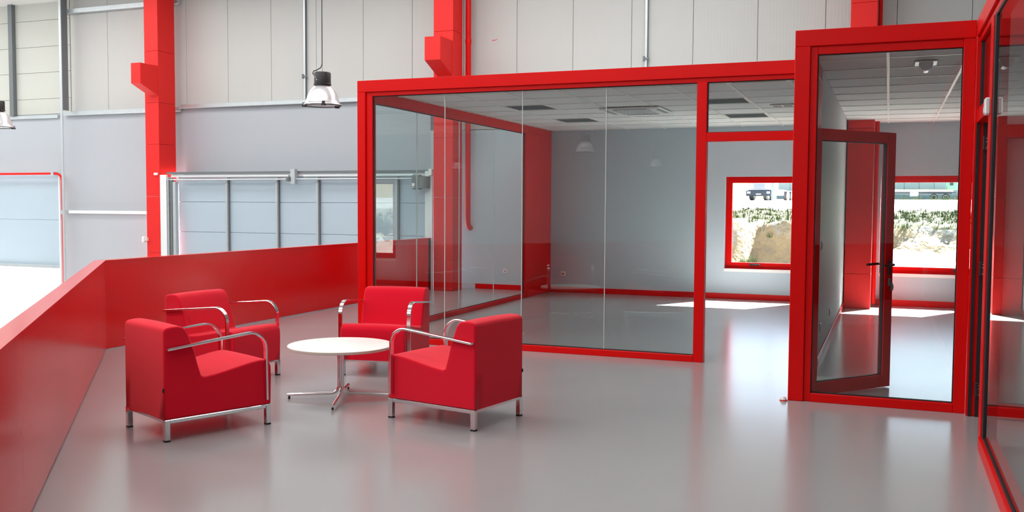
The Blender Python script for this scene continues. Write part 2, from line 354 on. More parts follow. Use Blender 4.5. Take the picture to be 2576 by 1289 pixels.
for a, b in ((0.11, 1.18), (1.18, 2.24)): cbox('door_section', 'doorpanel', (-22.3, YW + 0.02, a + 0.002), (-17.64, YW + 0.06, b - 0.002), d4)
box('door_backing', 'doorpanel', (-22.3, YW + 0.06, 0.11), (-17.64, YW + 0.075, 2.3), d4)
box('bottom_rail', 'galv', (-22.3, YW - 0.02, 0.06), (-17.64, YW + 0.07, 0.13), d4, 0.005)
box('door_jamb', 'white', (-17.64, YW - 0.04, -3.2), (-17.60, YW + 0.12, 2.24), d4)
bm = bmesh.new(); addtube(bm, [(-30, 16.30, 2.235), (-17.58, 16.30, 2.235)] + [(-17.58 + 0.18*math.sin(a), 16.30, 2.055 + 0.18*math.cos(a)) for a in (0.3, 0.6, 0.9, 1.2, 1.57)] + [(-17.40, 16.30, -3.2)], 0.026, 10)
fp = obj('fire_pipe', bm, 'red', smooth=True, sharp=60); tag(fp, 'thin red pipe turning down beside the half raised door', 'pipe')
for pz in ((-17.66, 2.235), (-17.40, 1.36)): box('pipe_clamp', 'galv', (pz[0] - 0.04, 16.26, pz[1] - 0.04), (pz[0] + 0.04, 16.40, pz[1] + 0.04), fp)
ms = box('motion_sensor', 'plastic', (-14.50, 15.60, 0.76), (-14.43, 15.697, 0.88), bev=0.015); tag(ms, 'small white sensor on the edge of the free red column', 'sensor')
box('sensor_bracket', 'plastic', (-14.44, 15.64, 0.79), (-14.40, 15.70, 0.86), ms)

# ------------------------------------------------------------------ offices: partitions, baseboards, ceilings
wp = empty('wall_partition', (-0.68, 13.1, 0), label='white partition wall between the two offices', kind='structure')
box('board', 'white', (-0.74, 9.86, 0), (-0.64, 15.7, 2.97), wp)
box('board', 'white', (-0.74, 15.7, 0), (-0.64, YW, 2.97), wp)
box('wall_office_right', 'white', (4.6, 8.05, 0), (4.7, YW, 2.97)); tag(bpy.data.objects['wall_office_right'], 'white far side wall of the right office', kind='structure')
box('wall_store', 'white', (0.70, 8.0, 0), (4.6, 8.1, 2.97)); tag(bpy.data.objects['wall_store'], 'white wall behind the corner glass', kind='structure')
bb = empty('baseboard_back', (-2, YW - 0.01, 0), label='red skirting along the foot of the outer wall', kind='structure')
for a, b in ((-7.25, -5.86), (-5.74, -0.745), (-0.16, 4.59)): box('skirting', 'red', (a, YW - 0.018, 0), (b, YW, 0.095), bb, 0.004)
box('baseboard_partition', 'red', (-0.64, 9.87, 0), (-0.622, 15.69, 0.085), bev=0.004); tag(bpy.data.objects['baseboard_partition'], 'red skirting along the white partition', kind='structure')

LIGHTS = [(-4.97, -4.31, 12.05, 12.75), (-4.97, -4.31, 14.15, 14.85), (-2.33, -1.67, 12.05, 12.75), (-2.33, -1.67, 14.15, 14.85), (-1.67, -1.01, 9.95, 10.65)]
AC = (-3.65, -2.99, 12.75, 13.45)
def ceiling(name, label, x0, x1, y0, y1, gx, gy, px, py, skip):
    c = empty(name, ((x0 + x1)/2, (y0 + y1)/2, 2.93), label=label, kind='structure')
    box('slab', 'roof', (x0, y0, 2.955), (x1, y1, 2.985), c)
    XS = [x0] + [gx + px*i for i in range(-40, 40) if x0 + 0.03 < gx + px*i < x1 - 0.03] + [x1]
    YS = [y0] + [gy + py*i for i in range(-40, 40) if y0 + 0.03 < gy + py*i < y1 - 0.03] + [y1]
    for a, b in zip(XS, XS[1:]):
        for e, f in zip(YS, YS[1:]):
            if any(s[0] < (a + b)/2 < s[1] and s[2] < (e + f)/2 < s[3] for s in skip): continue
            cbox('ceiling_tile', 'tile', (a + 0.004, e + 0.004, 2.936), (b - 0.004, f - 0.004, 2.952), c)
    for a in XS[1:-1]: cbox('grid_bar', 'tbar', (a - 0.013, y0, 2.928), (a + 0.013, y1, 2.9355), c)
    for e in YS[1:-1]: cbox('grid_bar', 'tbar', (x0, e - 0.010, 2.9285), (x1, e + 0.010, 2.9355), c)
    return c
ceiling('ceiling', 'white tiled ceiling of the large glass office', -5.76, -0.74, 9.72, YW, -1.67, 9.25, 0.66, 0.70, LIGHTS + [AC])
ceiling('ceiling_office', 'white tiled ceiling of the right office', -0.64, 4.6, 8.10, YW, -0.04, 9.23, 0.66, 0.715, [])
box('ceiling_store', 'roof', (0.70, PE.y, 2.94), (6.0, 8.0, 2.985)); tag(bpy.data.objects['ceiling_store'], 'white ceiling behind the corner glass', kind='structure')
LT = ['unlit recessed louvre light nearest the glass side wall', 'unlit recessed louvre light nearest the back left corner', 'unlit recessed louvre light cut by the red mullion', 'unlit recessed louvre light above the office window', 'unlit recessed louvre light just inside the open doorway']
for (a, b, e, f), lb in zip(LIGHTS, LT):
    t = empty('ceiling_light', ((a + b)/2, (e + f)/2, 2.93), label=lb, cat='ceiling light', group='recessed lights in the large office')
    boxes('frame', 'tbar', [((a + .015, e + .012, 2.931), (a + .045, f - .012, 2.95)), ((b - .045, e + .012, 2.931), (b - .015, f - .012, 2.95)),
                            ((a + .045, e + .012, 2.931), (b - .045, e + .04, 2.95)), ((a + .045, f - .04, 2.931), (b - .045, f - .012, 2.95))], t)
    box('reflector', 'louvre', (a + 0.045, e + 0.04, 2.948), (b - 0.045, f - 0.04, 2.953), t)
    for i in range(7):
        y = e + 0.09 + i*(f - e - 0.18)/6; cbox('louvre_blade', 'louvre', (a + 0.045, y - 0.002, 2.932), (b - 0.045, y + 0.002, 2.948), t)
t = empty('air_conditioner', (-3.32, 13.1, 2.9260), label='white ceiling cassette air conditioner with a slatted grille', cat='air conditioner')
box('panel', 'plastic', (-3.74, 12.66, 2.9010), (-2.8960, 13.54, 2.9240), t, 0.01)
box('intake', 'white', (-3.58, 12.8160, 2.8930), (-3.06, 13.38, 2.9010), t, 0.003)
for i in range(9): cbox('slat', 'louvre', (-3.555 + i*0.056, 12.8460, 2.8900), (-3.535 + i*0.056, 13.35, 2.8935), t)
for lo, hi in (((-3.55, 12.69), (-3.09, 12.74)), ((-3.55, 13.46), (-3.09, 13.51)), ((-3.71, 12.8460), (-3.66, 13.35)), ((-2.9760, 12.8460), (-2.9260, 13.35))):
    box('flap', 'louvre', (*lo, 2.8960), (*hi, 2.9015), t)
t = empty('air_vent', (-1.34, 13.1, 2.93), label='small white vent grille with black slots on the office ceiling', cat='vent')
box('frame', 'plastic', (-1.49, 12.96, 2.918), (-1.19, 13.24, 2.929), t, 0.003)
for i in range(9):
    if i != 4: cbox('slot', 'black', (-1.455 + i*0.027, 13.0, 2.9165), (-1.44 + i*0.027, 13.2, 2.9185), t)
t = empty('emergency_light', (0.28, 9.72, 2.93), label='white emergency light on the right office ceiling', cat='emergency light')
box('base_plate', 'plastic', (0.19, 9.50, 2.916), (0.38, 9.78, 2.928), t, 0.003)
bm = bmesh.new(); addprism(bm, [(0.225, 2.916)] + [(0.285 - 0.06*math.cos(a), 2.916 - 0.075*math.sin(a)) for a in [i*math.pi/10 for i in range(1, 10)]] + [(0.345, 2.916)], 'y', 9.55, 9.73)
obj('lens', bm, 'lens', t)

# windows on the outer wall
def window(n, xa, xb, za, zb, label, hx, hx2=None):
    wn = empty('window_%d' % n, ((xa + xb)/2, YW + 0.12, za), label=label, kind='structure')
    y0, y1 = YW + 0.10, YW + 0.17
    def ring(name, m, a, b, c, d, t, ya, yb, par):
        return boxes(name, m, [((a, ya, c), (a + t, yb, d)), ((b - t, ya, c), (b, yb, d)), ((a + t, ya, c), (b - t, yb, c + t)), ((a + t, ya, d - t), (b - t, yb, d))], par)
    ring('frame', 'red', xa + 0.002, xb - 0.002, za + 0.03, zb - 0.002, 0.05, y0, y1, wn)
    s = ring('sash', 'red', xa + 0.052, xb - 0.052, za + 0.08, zb - 0.052, 0.055, y0 - 0.012, y1 - 0.02, wn)
    box('pane', 'glass_w', (xa + 0.10, y0 + 0.02, za + 0.13), (xb - 0.10, y0 + 0.026, zb - 0.10), wn)
    box('sill', 'white_lam', (xa, YW - 0.004, za - 0.02), (xb, y0 + 0.05, za + 0.03), wn)
    boxes('handle', 'black', [((hx - 0.03, y0 - 0.035, za + 0.085), (hx + 0.03, y0 - 0.012, za + 0.12)), ((hx, y0 - 0.055, za + 0.092), (hx + 0.14, y0 - 0.035, za + 0.115))], s)
    return wn
window(1, -2.60, -0.95, 0.49, 2.09, 'red framed window of the large office looking onto a bank', -2.15)
window(2, -0.125, 1.55, 0.49, 2.09, 'red framed window of the right office looking onto a trailer', 1.0)

# sockets and switches
def socket(x, y, z, ax, label):
    if ax == 'y':
        o = box('wall_socket', 'plastic', (x - 0.042, y - 0.012, z - 0.042), (x + 0.042, y - 0.0005, z + 0.042), bev=0.006)
        lathe_bm = bmesh.new(); addtube(lathe_bm, [(x, y - 0.0135, z), (x, y - 0.0118, z)], 0.022, 16); obj('recess', lathe_bm, 'louvre', o)
    else:
        o = box('wall_socket', 'plastic', (x + 0.0005, y - 0.045, z - 0.045), (x + 0.012, y + 0.045, z + 0.045), bev=0.006)
        lathe_bm = bmesh.new(); addtube(lathe_bm, [(x + 0.0135, y, z), (x + 0.0118, y, z)], 0.022, 16); obj('recess', lathe_bm, 'louvre', o)
    tag(o, label, 'socket', 'white wall sockets')
socket(-6.64, YW, 0.348, 'y', 'white socket on the outer wall just left of the glass office')
socket(-5.50, YW, 0.335, 'y', 'white socket on the back wall inside the large office')
socket(-0.64, 12.08, 0.318, 'x', 'white socket low on the partition, the one farther from the viewer')
socket(-0.64, 10.35, 0.336, 'x', 'white socket low on the partition, the one nearer the open glass door')
sw = box('light_switch', 'plastic', (-0.6395, 10.25, 1.14), (-0.628, 10.34, 1.24), bev=0.005); tag(sw, 'white light switch on the partition behind the glass', 'switch')
box('rocker', 'white', (-0.6285, 10.265, 1.16), (-0.622, 10.325, 1.22), sw)

# ------------------------------------------------------------------ red framed glazing
YF = 9.62                                                   # front plane of the large office
g = empty('wall_glass_front', (-3.2, YF, 0), label='large red framed glass front of the big office', kind='structure')
XL, XR = -5.74, -0.74
box('corner_post', 'red', (XL, YF, 0), (XL + 0.105, YF + 0.13, 2.878), g, 0.004)
box('top_beam', 'red', (XL, YF, 2.878), (XR, YF + 0.13, 3.01), g, 0.004)
box('inner_frame', 'red', (XL + 0.105, YF + 0.025, 0.0), (XL + 0.185, YF + 0.11, 2.878), g, 0.003)
box('inner_frame', 'red', (XL + 0.185, YF + 0.025, 2.832), (XR, YF + 0.11, 2.878), g, 0.003)
box('bottom_rail', 'red', (XL + 0.185, YF + 0.005, 0.0), (-1.82, YF + 0.115, 0.066), g, 0.003)
box('mullion', 'red', (-1.82, YF + 0.01, 0.0), (-1.72, YF + 0.115, 2.832), g, 0.003)
box('transom', 'red', (-1.72, YF + 0.01, 2.238), (XR, YF + 0.115, 2.328), g, 0.003)
box('door_jamb', 'red', (-0.84, YF + 0.01, 0.0), (-0.742, YF + 0.115, 2.238), g, 0.003)
def gasket(par, a, b, c, d, y, t=0.007):
    boxes('gasket', 'gasket', [((a, y, c), (a + t, y + 0.03, d)), ((b - t, y, c), (b, y + 0.03, d)), ((a + t, y, c), (b - t, y + 0.03, c + t)), ((a + t, y, d - t), (b - t, y + 0.03, d))], par)
gasket(g, -5.555, -1.82, 0.066, 2.832, YF + 0.045)
gasket(g, -1.72, XR, 2.328, 2.832, YF + 0.045)
SE = [-5.548, -4.645, -3.715, -2.775, -1.827]
for a, b in zip(SE, SE[1:]): box('pane', 'glass', (a + 0.003, YF + 0.055, 0.073), (b - 0.003, YF + 0.065, 2.825), g)
for s in SE[1:-1]: box('joint', 'joint', (s - 0.003, YF + 0.054, 0.073), (s + 0.003, YF + 0.066, 2.825), g)
box('pane', 'glass', (-1.713, YF + 0.055, 2.335), (XR - 0.007, YF + 0.065, 2.825), g)

g = empty('wall_glass_side', (-5.72, 12.5, 0), label='glass side wall of the big office with a red base rail', kind='structure')
X0, X1 = -5.815, -5.745
box('bottom_rail', 'red', (X0, YF + 0.13, 0), (X1, 15.15, 0.066), g, 0.003)
box('top_rail', 'red', (X0, YF + 0.13, 2.80), (X1, YW, 3.01), g, 0.004)
box('end_panel', 'red', (X0, 15.15, 0), (X1, YW, 2.80), g, 0.004)
SY = [9.77, 11.2, 12.53, 13.83, 15.15]
for a, b in zip(SY, SY[1:]): box('pane', 'glass', (-5.79, a + 0.003, 0.07), (-5.78, b - 0.003, 2.797), g)
for s in SY[1:-1]: box('joint', 'joint', (-5.791, s - 0.004, 0.07), (-5.779, s + 0.004, 2.797), g)
boxes('gasket', 'gasket', [((-5.795, 15.138, 0.066), (-5.775, 15.15, 2.80)), ((-5.795, 9.77, 2.79), (-5.775, 15.14, 2.80)), ((-5.795, 9.77, 0.066), (-5.775, 15.14, 0.074))], g)

YR = 8.04
g = empty('wall_glass_office', (-0.1, YR, 0), label='tall red framed glass front of the right office', kind='structure')
box('corner_post', 'red', (-0.735, YR, 0), (-0.615, YR + 0.13, 2.88), g, 0.004)
box('top_beam', 'red', (-0.735, YR, 2.88), (0.585, YR + 0.13, 3.01), g, 0.004)
box('inner_frame', 'red', (-0.615, YR + 0.025, 0), (-0.56, YR + 0.11, 2.88), g, 0.003)
box('inner_frame', 'red', (-0.56, YR + 0.025, 2.815), (0.50, YR + 0.11, 2.88), g, 0.003)
box('bottom_rail', 'red', (-0.56, YR + 0.01, 0), (0.50, YR + 0.115, 0.07), g, 0.003)
box('corner_post', 'red', (0.50, YR + 0.01, 0), (0.585, YR + 0.13, 2.88), g, 0.003)
gasket(g, -0.56, 0.50, 0.07, 2.815, YR + 0.045)
box('pane', 'glass', (-0.553, YR + 0.055, 0.077), (0.493, YR + 0.065, 2.808), g)

g = empty('wall_glass_return', (-0.69, 8.9, 0), label='short red framed wall holding the right office doorway', kind='structure')
box('post', 'red', (-0.735, 9.25, 0), (-0.635, 9.86, 2.80), g, 0.003)
box('transom', 'red', (-0.735, YR + 0.13, 2.24), (-0.635, 9.25, 2.33), g, 0.003)
box('top_beam', 'red', (-0.735, YR + 0.13, 2.80), (-0.635, 9.86, 3.01), g, 0.003)
box('pane', 'glass', (-0.69, YR + 0.13, 2.33), (-0.68, 9.25, 2.80), g)

XG = 0.585
g = empty('wall_glass_corner', (XG + 0.05, 4, 0), label='tall glass wall on the right running towards the viewer', kind='structure')
box('top_beam', 'red', (XG, PE.y, 2.88), (XG + 0.13, YR, 3.01), g, 0.004)
box('inner_frame', 'red', (XG + 0.02, PE.y, 2.835), (XG + 0.11, YR, 2.88), g, 0.003)
box('far_jamb', 'red', (XG, YR - 0.06, 0), (XG + 0.11, YR + 0.01, 2.88), g, 0.003)
box('transom', 'red', (XG + 0.012, 7.06, 2.23), (XG + 0.11, YR - 0.06, 2.33), g, 0.003)
box('near_jamb', 'red', (XG + 0.012, 6.90, 0), (XG + 0.11, 7.06, 2.835), g, 0.003)
box('bottom_rail', 'red', (XG, PE.y, 0), (XG + 0.11, 6.90, 0.085), g, 0.003)
boxes('gasket', 'gasket', [((XG + 0.020, 6.80, 0.085), (XG + 0.050, 6.90, 2.835)), ((XG + 0.022, PE.y, 0.085), (XG + 0.048, 6.80, 0.10)), ((XG + 0.022, PE.y, 2.82), (XG + 0.048, 6.80, 2.835)),
                           ((XG + 0.03, YR - 0.10, 2.33), (XG + 0.06, YR - 0.06, 2.835))], g)
SG = [6.80, 4.35, 1.9, -0.5, PE.y]
for a, b in zip(SG, SG[1:]): box('pane', 'glass', (XG + 0.03, b + 0.002, 0.10), (XG + 0.04, a - 0.002, 2.82), g)
box('pane', 'glass', (XG + 0.04, 7.06, 2.33), (XG + 0.05, YR - 0.10, 2.835), g)
for xa, xb in ((XG + 0.014, XG + 0.034), (XG + 0.062, XG + 0.09)): box('rebate_shade_strip', 'gasket', (xa, YR - 0.075, 0.0), (xb, YR - 0.06, 2.23), g)  # black strips added for the shade inside the door recess
eb = box('exit_light', 'plastic', (XG - 0.022, 6.905, 2.20), (XG + 0.011, 7.0, 2.31), bev=0.008); tag(eb, 'white box light fixed above the corner door', 'wall light')
box('lens', 'lens', (XG - 0.026, 6.92, 2.215), (XG - 0.021, 6.985, 2.25), eb)

# ------------------------------------------------------------------ glazed door leaves
def leaf(name, loc, rz, L, H, label, handle_side=1):
    """leaf runs along local +X from its hinge, thickness in Y"""
    d = empty(name, loc, rz, label, kind='structure'); t = 0.03
    box('hinge_stile', 'red', (0, -t, 0.01), (0.085, t, H), d, 0.003, True)
    box('lock_stile', 'red', (L - 0.10, -t, 0.01), (L, t, H), d, 0.003, True)
    box('bottom_rail', 'red', (0.085, -t, 0.01), (L - 0.10, t, 0.12), d, 0.003, True)
    box('top_rail', 'red', (0.085, -t, H - 0.095), (L - 0.10, t, H), d, 0.003, True)
    box('pane', 'glass', (0.085, -0.005, 0.12), (L - 0.10, 0.005, H - 0.095), d, 0, True)
    bm = bmesh.new(); e = 0.006
    for a, b in (((0.085, -0.015, 0.12), (0.085 + e, 0.015, H - 0.095)), ((L - 0.10 - e, -0.015, 0.12), (L - 0.10, 0.015, H - 0.095)), ((0.085, -0.015, 0.12), (L - 0.10, 0.015, 0.12 + e)), ((0.085, -0.015, H - 0.095 - e), (L - 0.10, 0.015, H - 0.095))): addbox(bm, a, b)
    obj('gasket', bm, 'gasket', d, True)
    hx = L - 0.05
    for s in (-1, 1):
        bm = bmesh.new(); addbox(bm, (hx - 0.02, min(s*t, s*(t + 0.012)), 1.0), (hx + 0.02, max(s*t, s*(t + 0.012)), 1.13), 0.003)
        h = obj('handle_plate', bm, 'black', d, True)
        bm = bmesh.new(); addtube(bm, [(hx, s*(t + 0.01), 1.09), (hx, s*(t + 0.05), 1.09), (hx - 0.02, s*(t + 0.06), 1.09), (hx - 0.14, s*(t + 0.06), 1.085)], 0.011, 8)
        o = obj('lever', bm, 'black', d, True, smooth=True)
        bm = bmesh.new(); addbox(bm, (hx - 0.014, min(s*t, s*(t + 0.014)), 0.90), (hx + 0.014, max(s*t, s*(t + 0.014)), 0.97), 0.003); obj('lock_cylinder', bm, 'dark_steel', d, True)
    return d
dl = leaf('door_1', (-0.60, YR + 0.19, 0), math.atan2(0.79, 0.63), 1.0, 2.24, 'red framed glass door standing ajar inside the right office')
for z in (0.25, 1.15, 2.0): bm = bmesh.new(); addtube(bm, [(-0.012, -0.02, z - 0.05), (-0.012, -0.02, z + 0.05)], 0.011, 8); obj('hinge', bm, 'black', dl, True)
kr = bmesh.new(); addtube(kr, [(0.955, -0.05, 0.93), (0.965, -0.055, 0.90), (0.965, -0.05, 0.865)], 0.012, 6); obj('keys', kr, 'dark_steel', dl, True)
leaf('door_2', (-0.80, YF + 0.155, 0), R(94), 0.86, 2.22, 'red framed glass door of the big office swung open behind the post')
d5 = leaf('door_5', (XG + 0.13, YR - 0.085, 0), 0, 0.82, 2.21, 'dark red glass door opened into the corner room')
for z in (0.218, 1.134, 2.074):
    hg = box('hinge', 'black', (-0.075, -0.06, z - 0.055), (0.0, 0.0, z + 0.055), d5, 0.006, True)
    for q in (-0.035, 0.01, 0.035):
        bm = bmesh.new(); addtube(bm, [(-0.05, -0.0615, z + q), (-0.05, -0.059, z + q)], 0.004, 8); obj('screw', bm, 'chrome', d5, True)
# small door stop at the foot of the right office post
ds = empty('door_stop', (-0.765, 8.02, 0), label='small white plastic door stop at the foot of the red post', cat='door stop')
lathe('dome', 'plastic', [(0.0, 0.032), (0.012, 0.031), (0.022, 0.022), (0.026, 0.008), (0.026, 0.0), (0, 0)], (-0.765, 8.02, 0), ds, seg=20)
lathe('base_ring', 'red', [(0.026, 0.0), (0.032, 0.0), (0.032, 0.007), (0.026, 0.007)], (-0.765, 8.02, 0), ds, seg=20)

# ------------------------------------------------------------------ armchairs
def bevel_mod(o, wdt, seg=4):
    b = o.modifiers.new('bevel', 'BEVEL'); b.width = wdt; b.segments = seg; b.limit_method = 'WEIGHT'
    wn = o.modifiers.new('wn', 'WEIGHTED_NORMAL'); wn.keep_sharp = True
    for p in o.data.polygons: p.use_smooth = True
def cushion(name, prof, hw, parent, contact, puff=0.0):
    """profile (y,z) extruded across the chair; the rim is rounded except on the contact edges"""
    bm = bmesh.new(); n = len(prof); NX = 6
    rings = []
    for i in range(NX + 1):
        x = -hw + 2*hw*i/NX; ring = []
        for (y, z, q) in prof: ring.append(bm.verts.new((x, y, z + q*puff*(1 - (x/hw)**2))))
        rings.append(ring)
    bm.faces.new(rings[0][::-1]); bm.faces.new(rings[-1])
    for A, B in zip(rings, rings[1:]):
        for i in range(n): j = (i+1) % n; bm.faces.new((A[i], A[j], B[j], B[i]))
    bmesh.ops.recalc_face_normals(bm, faces=bm.faces[:])
    lay = bm.edges.layers.float.new('bevel_weight_edge')
    for ring in (rings[0], rings[-1]):
        for i in range(n):
            j = (i+1) % n
            if i not in contact:
                e = bm.edges.get((ring[i], ring[j])); e[lay] = 1.0
    for ring in rings:
        for i in contact:
            for q in (i, (i+1) % n):
                for e in ring[q].link_edges: 
                    if e.other_vert(ring[q]) in [r[q] for r in rings]: e.smooth = False
    for ring in (rings[0], rings[-1]):
        for i in range(n): bm.edges.get((ring[i], ring[(i+1) % n])).smooth = i not in contact
    for A, B in zip(rings, rings[1:]):
        for i in range(n):
            e = bm.edges.get((A[i], B[i]))
            if e.calc_face_angle(0) > R(40): e.smooth = False
    o = obj(name, bm, 'fabric', parent, True); bevel_mod(o, 0.014); return o
def make_chair():
    c = empty('armchair', (0, 0, 0))
    D = 0.40; hw = 0.312; K = D/0.375
    P = lambda lst: [(y*K - D, z, q) for y, z, q in lst]
    seat = P([(0.0, 0.15, 0), (0.0, 0.42, 0), (0.25, 0.42, 0), (0.27, 0.409, .5), (0.36, 0.42, 1), (0.48, 0.444, 1), (0.60, 0.468, 1), (0.67, 0.477, .8), (0.71, 0.475, .5), (0.737, 0.458, .3), (0.75, 0.425, 0), (0.752, 0.36, 0), (0.75, 0.26, 0), (0.747, 0.15, 0)])
    cushion('seat', seat, hw, c, (1,), 0.007)
    back = P([(0.25, 0.42, 0), (0.0, 0.42, 0), (0.0, 0.735, 0), (0.006, 0.755, .3), (0.022, 0.766, .6), (0.06, 0.772, 1), (0.10, 0.772, 1), (0.13, 0.762, .8), (0.152, 0.738, .4), (0.168, 0.70, 0), (0.184, 0.65, 0), (0.205, 0.59, 0), (0.226, 0.50, 0)])
    cushion('backrest', back, hw, c, (0,), 0.006)
    for s in (-1, 1):
        # flat chrome arm: path in the y-z plane, 40 mm wide across
        pts = [(0.012 - D, 0.625), (0.26 - D, 0.649), (0.615 - D, 0.682)]
        cx, cz, r = 0.615 - D, 0.682 - 0.125, 0.125
        for i in range(1, 11):
            a = math.pi/2*(1 - i/10) ; pts.append((cx + 0.004 + r*math.cos(a), cz + r*math.sin(a)))
        pts.append((cx + 0.004 + r + 0.004, 0.19))
        bm = bmesh.new(); prev = None; th = 0.008
        for i, (y, z) in enumerate(pts):
            a, b = pts[max(i-1, 0)], pts[min(i+1, len(pts)-1)]; t = Vector((b[0] - a[0], b[1] - a[1])).normalized(); nn = Vector((-t.y, t.x))*th
            xs = sorted((s*(hw + 0.001), s*(hw + 0.041))); e = 0.003; e2 = 0.7
            ring = [bm.verts.new((xx, y + nn.x*k, z + nn.y*k)) for xx, k in ((xs[0] + e, 1), (xs[1] - e, 1), (xs[1], e2*.4), (xs[1], -e2*.4), (xs[1] - e, -1), (xs[0] + e, -1), (xs[0], -e2*.4), (xs[0], e2*.4))]
            if prev:
                for k in range(8): bm.faces.new((prev[k], prev[(k+1) % 8], ring[(k+1) % 8], ring[k]))
            else: bm.faces.new(ring[::-1])
            prev = ring
        bm.faces.new(prev); obj('arm', bm, 'chrome', c, True, smooth=True, sharp=32)
        bm = bmesh.new(); addbox(bm, (min(s*0.277, s*0.314), -D + 0.038, 0.122), (max(s*0.277, s*0.314), D - 0.045, 0.149), 0.003); obj('side_rail', bm, 'chrome', c, True)
        for yy in (-D + 0.001, D - 0.044):
            bm = bmesh.new(); addbox(bm, (min(s*0.277, s*0.315), yy, 0.010), (max(s*0.277, s*0.315), yy + 0.038, 0.149), 0.003)
            lg = obj('leg', bm, 'chrome', c, True)
            bm = bmesh.new(); addbox(bm, (min(s*0.278, s*0.314), yy + 0.001, 0.0), (max(s*0.278, s*0.314), yy + 0.037, 0.010), 0.0)
            f = obj('foot', bm, 'black', lg, True); f.location -= lg.location
    bm = bmesh.new(); addbox(bm, (-0.277, -D + 0.005, 0.130), (0.277, -D + 0.035, 0.149)); obj('rear_rail', bm, 'chrome', c, True)
    bm = bmesh.new(); addbox(bm, (-0.277, D - 0.06, 0.130), (0.277, D - 0.03, 0.149)); obj('front_rail', bm, 'chrome', c, True)
    bm = bmesh.new(); addbox(bm, (hw - 0.014, -D - 0.006, 0.335), (hw - 0.004, -D + 0.012, 0.360)); obj('fabric_tag', bm, 'black', c, True)
    return c
ch = make_chair()
CH = [(-4.561, 5.45, (0.40, 0.915), 'red armchair with chrome arms nearest the viewer on the left, seen from behind'),
      (-5.639, 7.081, (0.995, -0.068), 'red armchair with chrome arms beside the parapet, partly hidden by another armchair'),
      (-4.461, 8.009, (0.174, -0.984), 'red armchair facing the viewer behind the round table'),
      (-2.994, 6.43, (-0.98, 0.20), 'red armchair right of the round table, turned away from the viewer')]
for i, (x, y, f, lb) in enumerate(CH):
    o = ch if i == 0 else copy_tree(ch)
    o.location = (x, y, 0); o.rotation_euler = (0, 0, math.atan2(-f[0], f[1]))
    tag(o, lb, 'armchair', 'red armchairs around the table')

# ------------------------------------------------------------------ round table
t = empty('coffee_table', (-4.13, 6.65, 0), R(23.2), 'round white coffee table on a chrome four-legged pedestal', 'table')
prof = [(0, 0.424), (0.418, 0.424), (0.424, 0.427), (0.4255, 0.430), (0.4255, 0.444), (0.424, 0.447), (0.420, 0.4485), (0, 0.4485)]
bm = bmesh.new(); addlathe(bm, prof[:4] + [(0.4255, 0.4455)], (0, 0, 0), 96); obj('edge_band', bm, 'lam_edge', t, True, smooth=True)
bm = bmesh.new(); addlathe(bm, [(0.4255, 0.4455), (0.424, 0.4478), (0.42, 0.4488), (0, 0.4488)], (0, 0, 0), 96); obj('tabletop', bm, 'white_lam', t, True, smooth=True)
bm = bmesh.new(); addlathe(bm, [(0, 0.410), (0.10, 0.410), (0.10, 0.424), (0, 0.424)], (0, 0, 0), 32); obj('mounting_plate', bm, 'black', t, True)
for k in range(4):
    a = k*math.pi/2; ca, sa = math.cos(a), math.sin(a)
    path = [(0.435, 0.034), (0.25, 0.042), (0.075, 0.050)] + [(0.0155 + 0.06*(1 - math.sin(b)), 0.05 + 0.06*(1 - math.cos(b))) for b in (0.3, 0.6, 0.9, 1.2, 1.5)] + [(0.0145, 0.2), (0.0145, 0.412)]
    bm = bmesh.new(); addtube(bm, [(u*ca, u*sa, z) for u, z in path], 0.0125, 12)
    lg = obj('leg', bm, 'chrome', t, True, smooth=True, sharp=60)
    bm = bmesh.new(); addlathe(bm, [(0, 0), (0.009, 0), (0.009, 0.024), (0, 0.024)], (0.42*ca, 0.42*sa, 0), 12)
    f = obj('glide', bm, 'black', lg, True); f.location -= lg.location

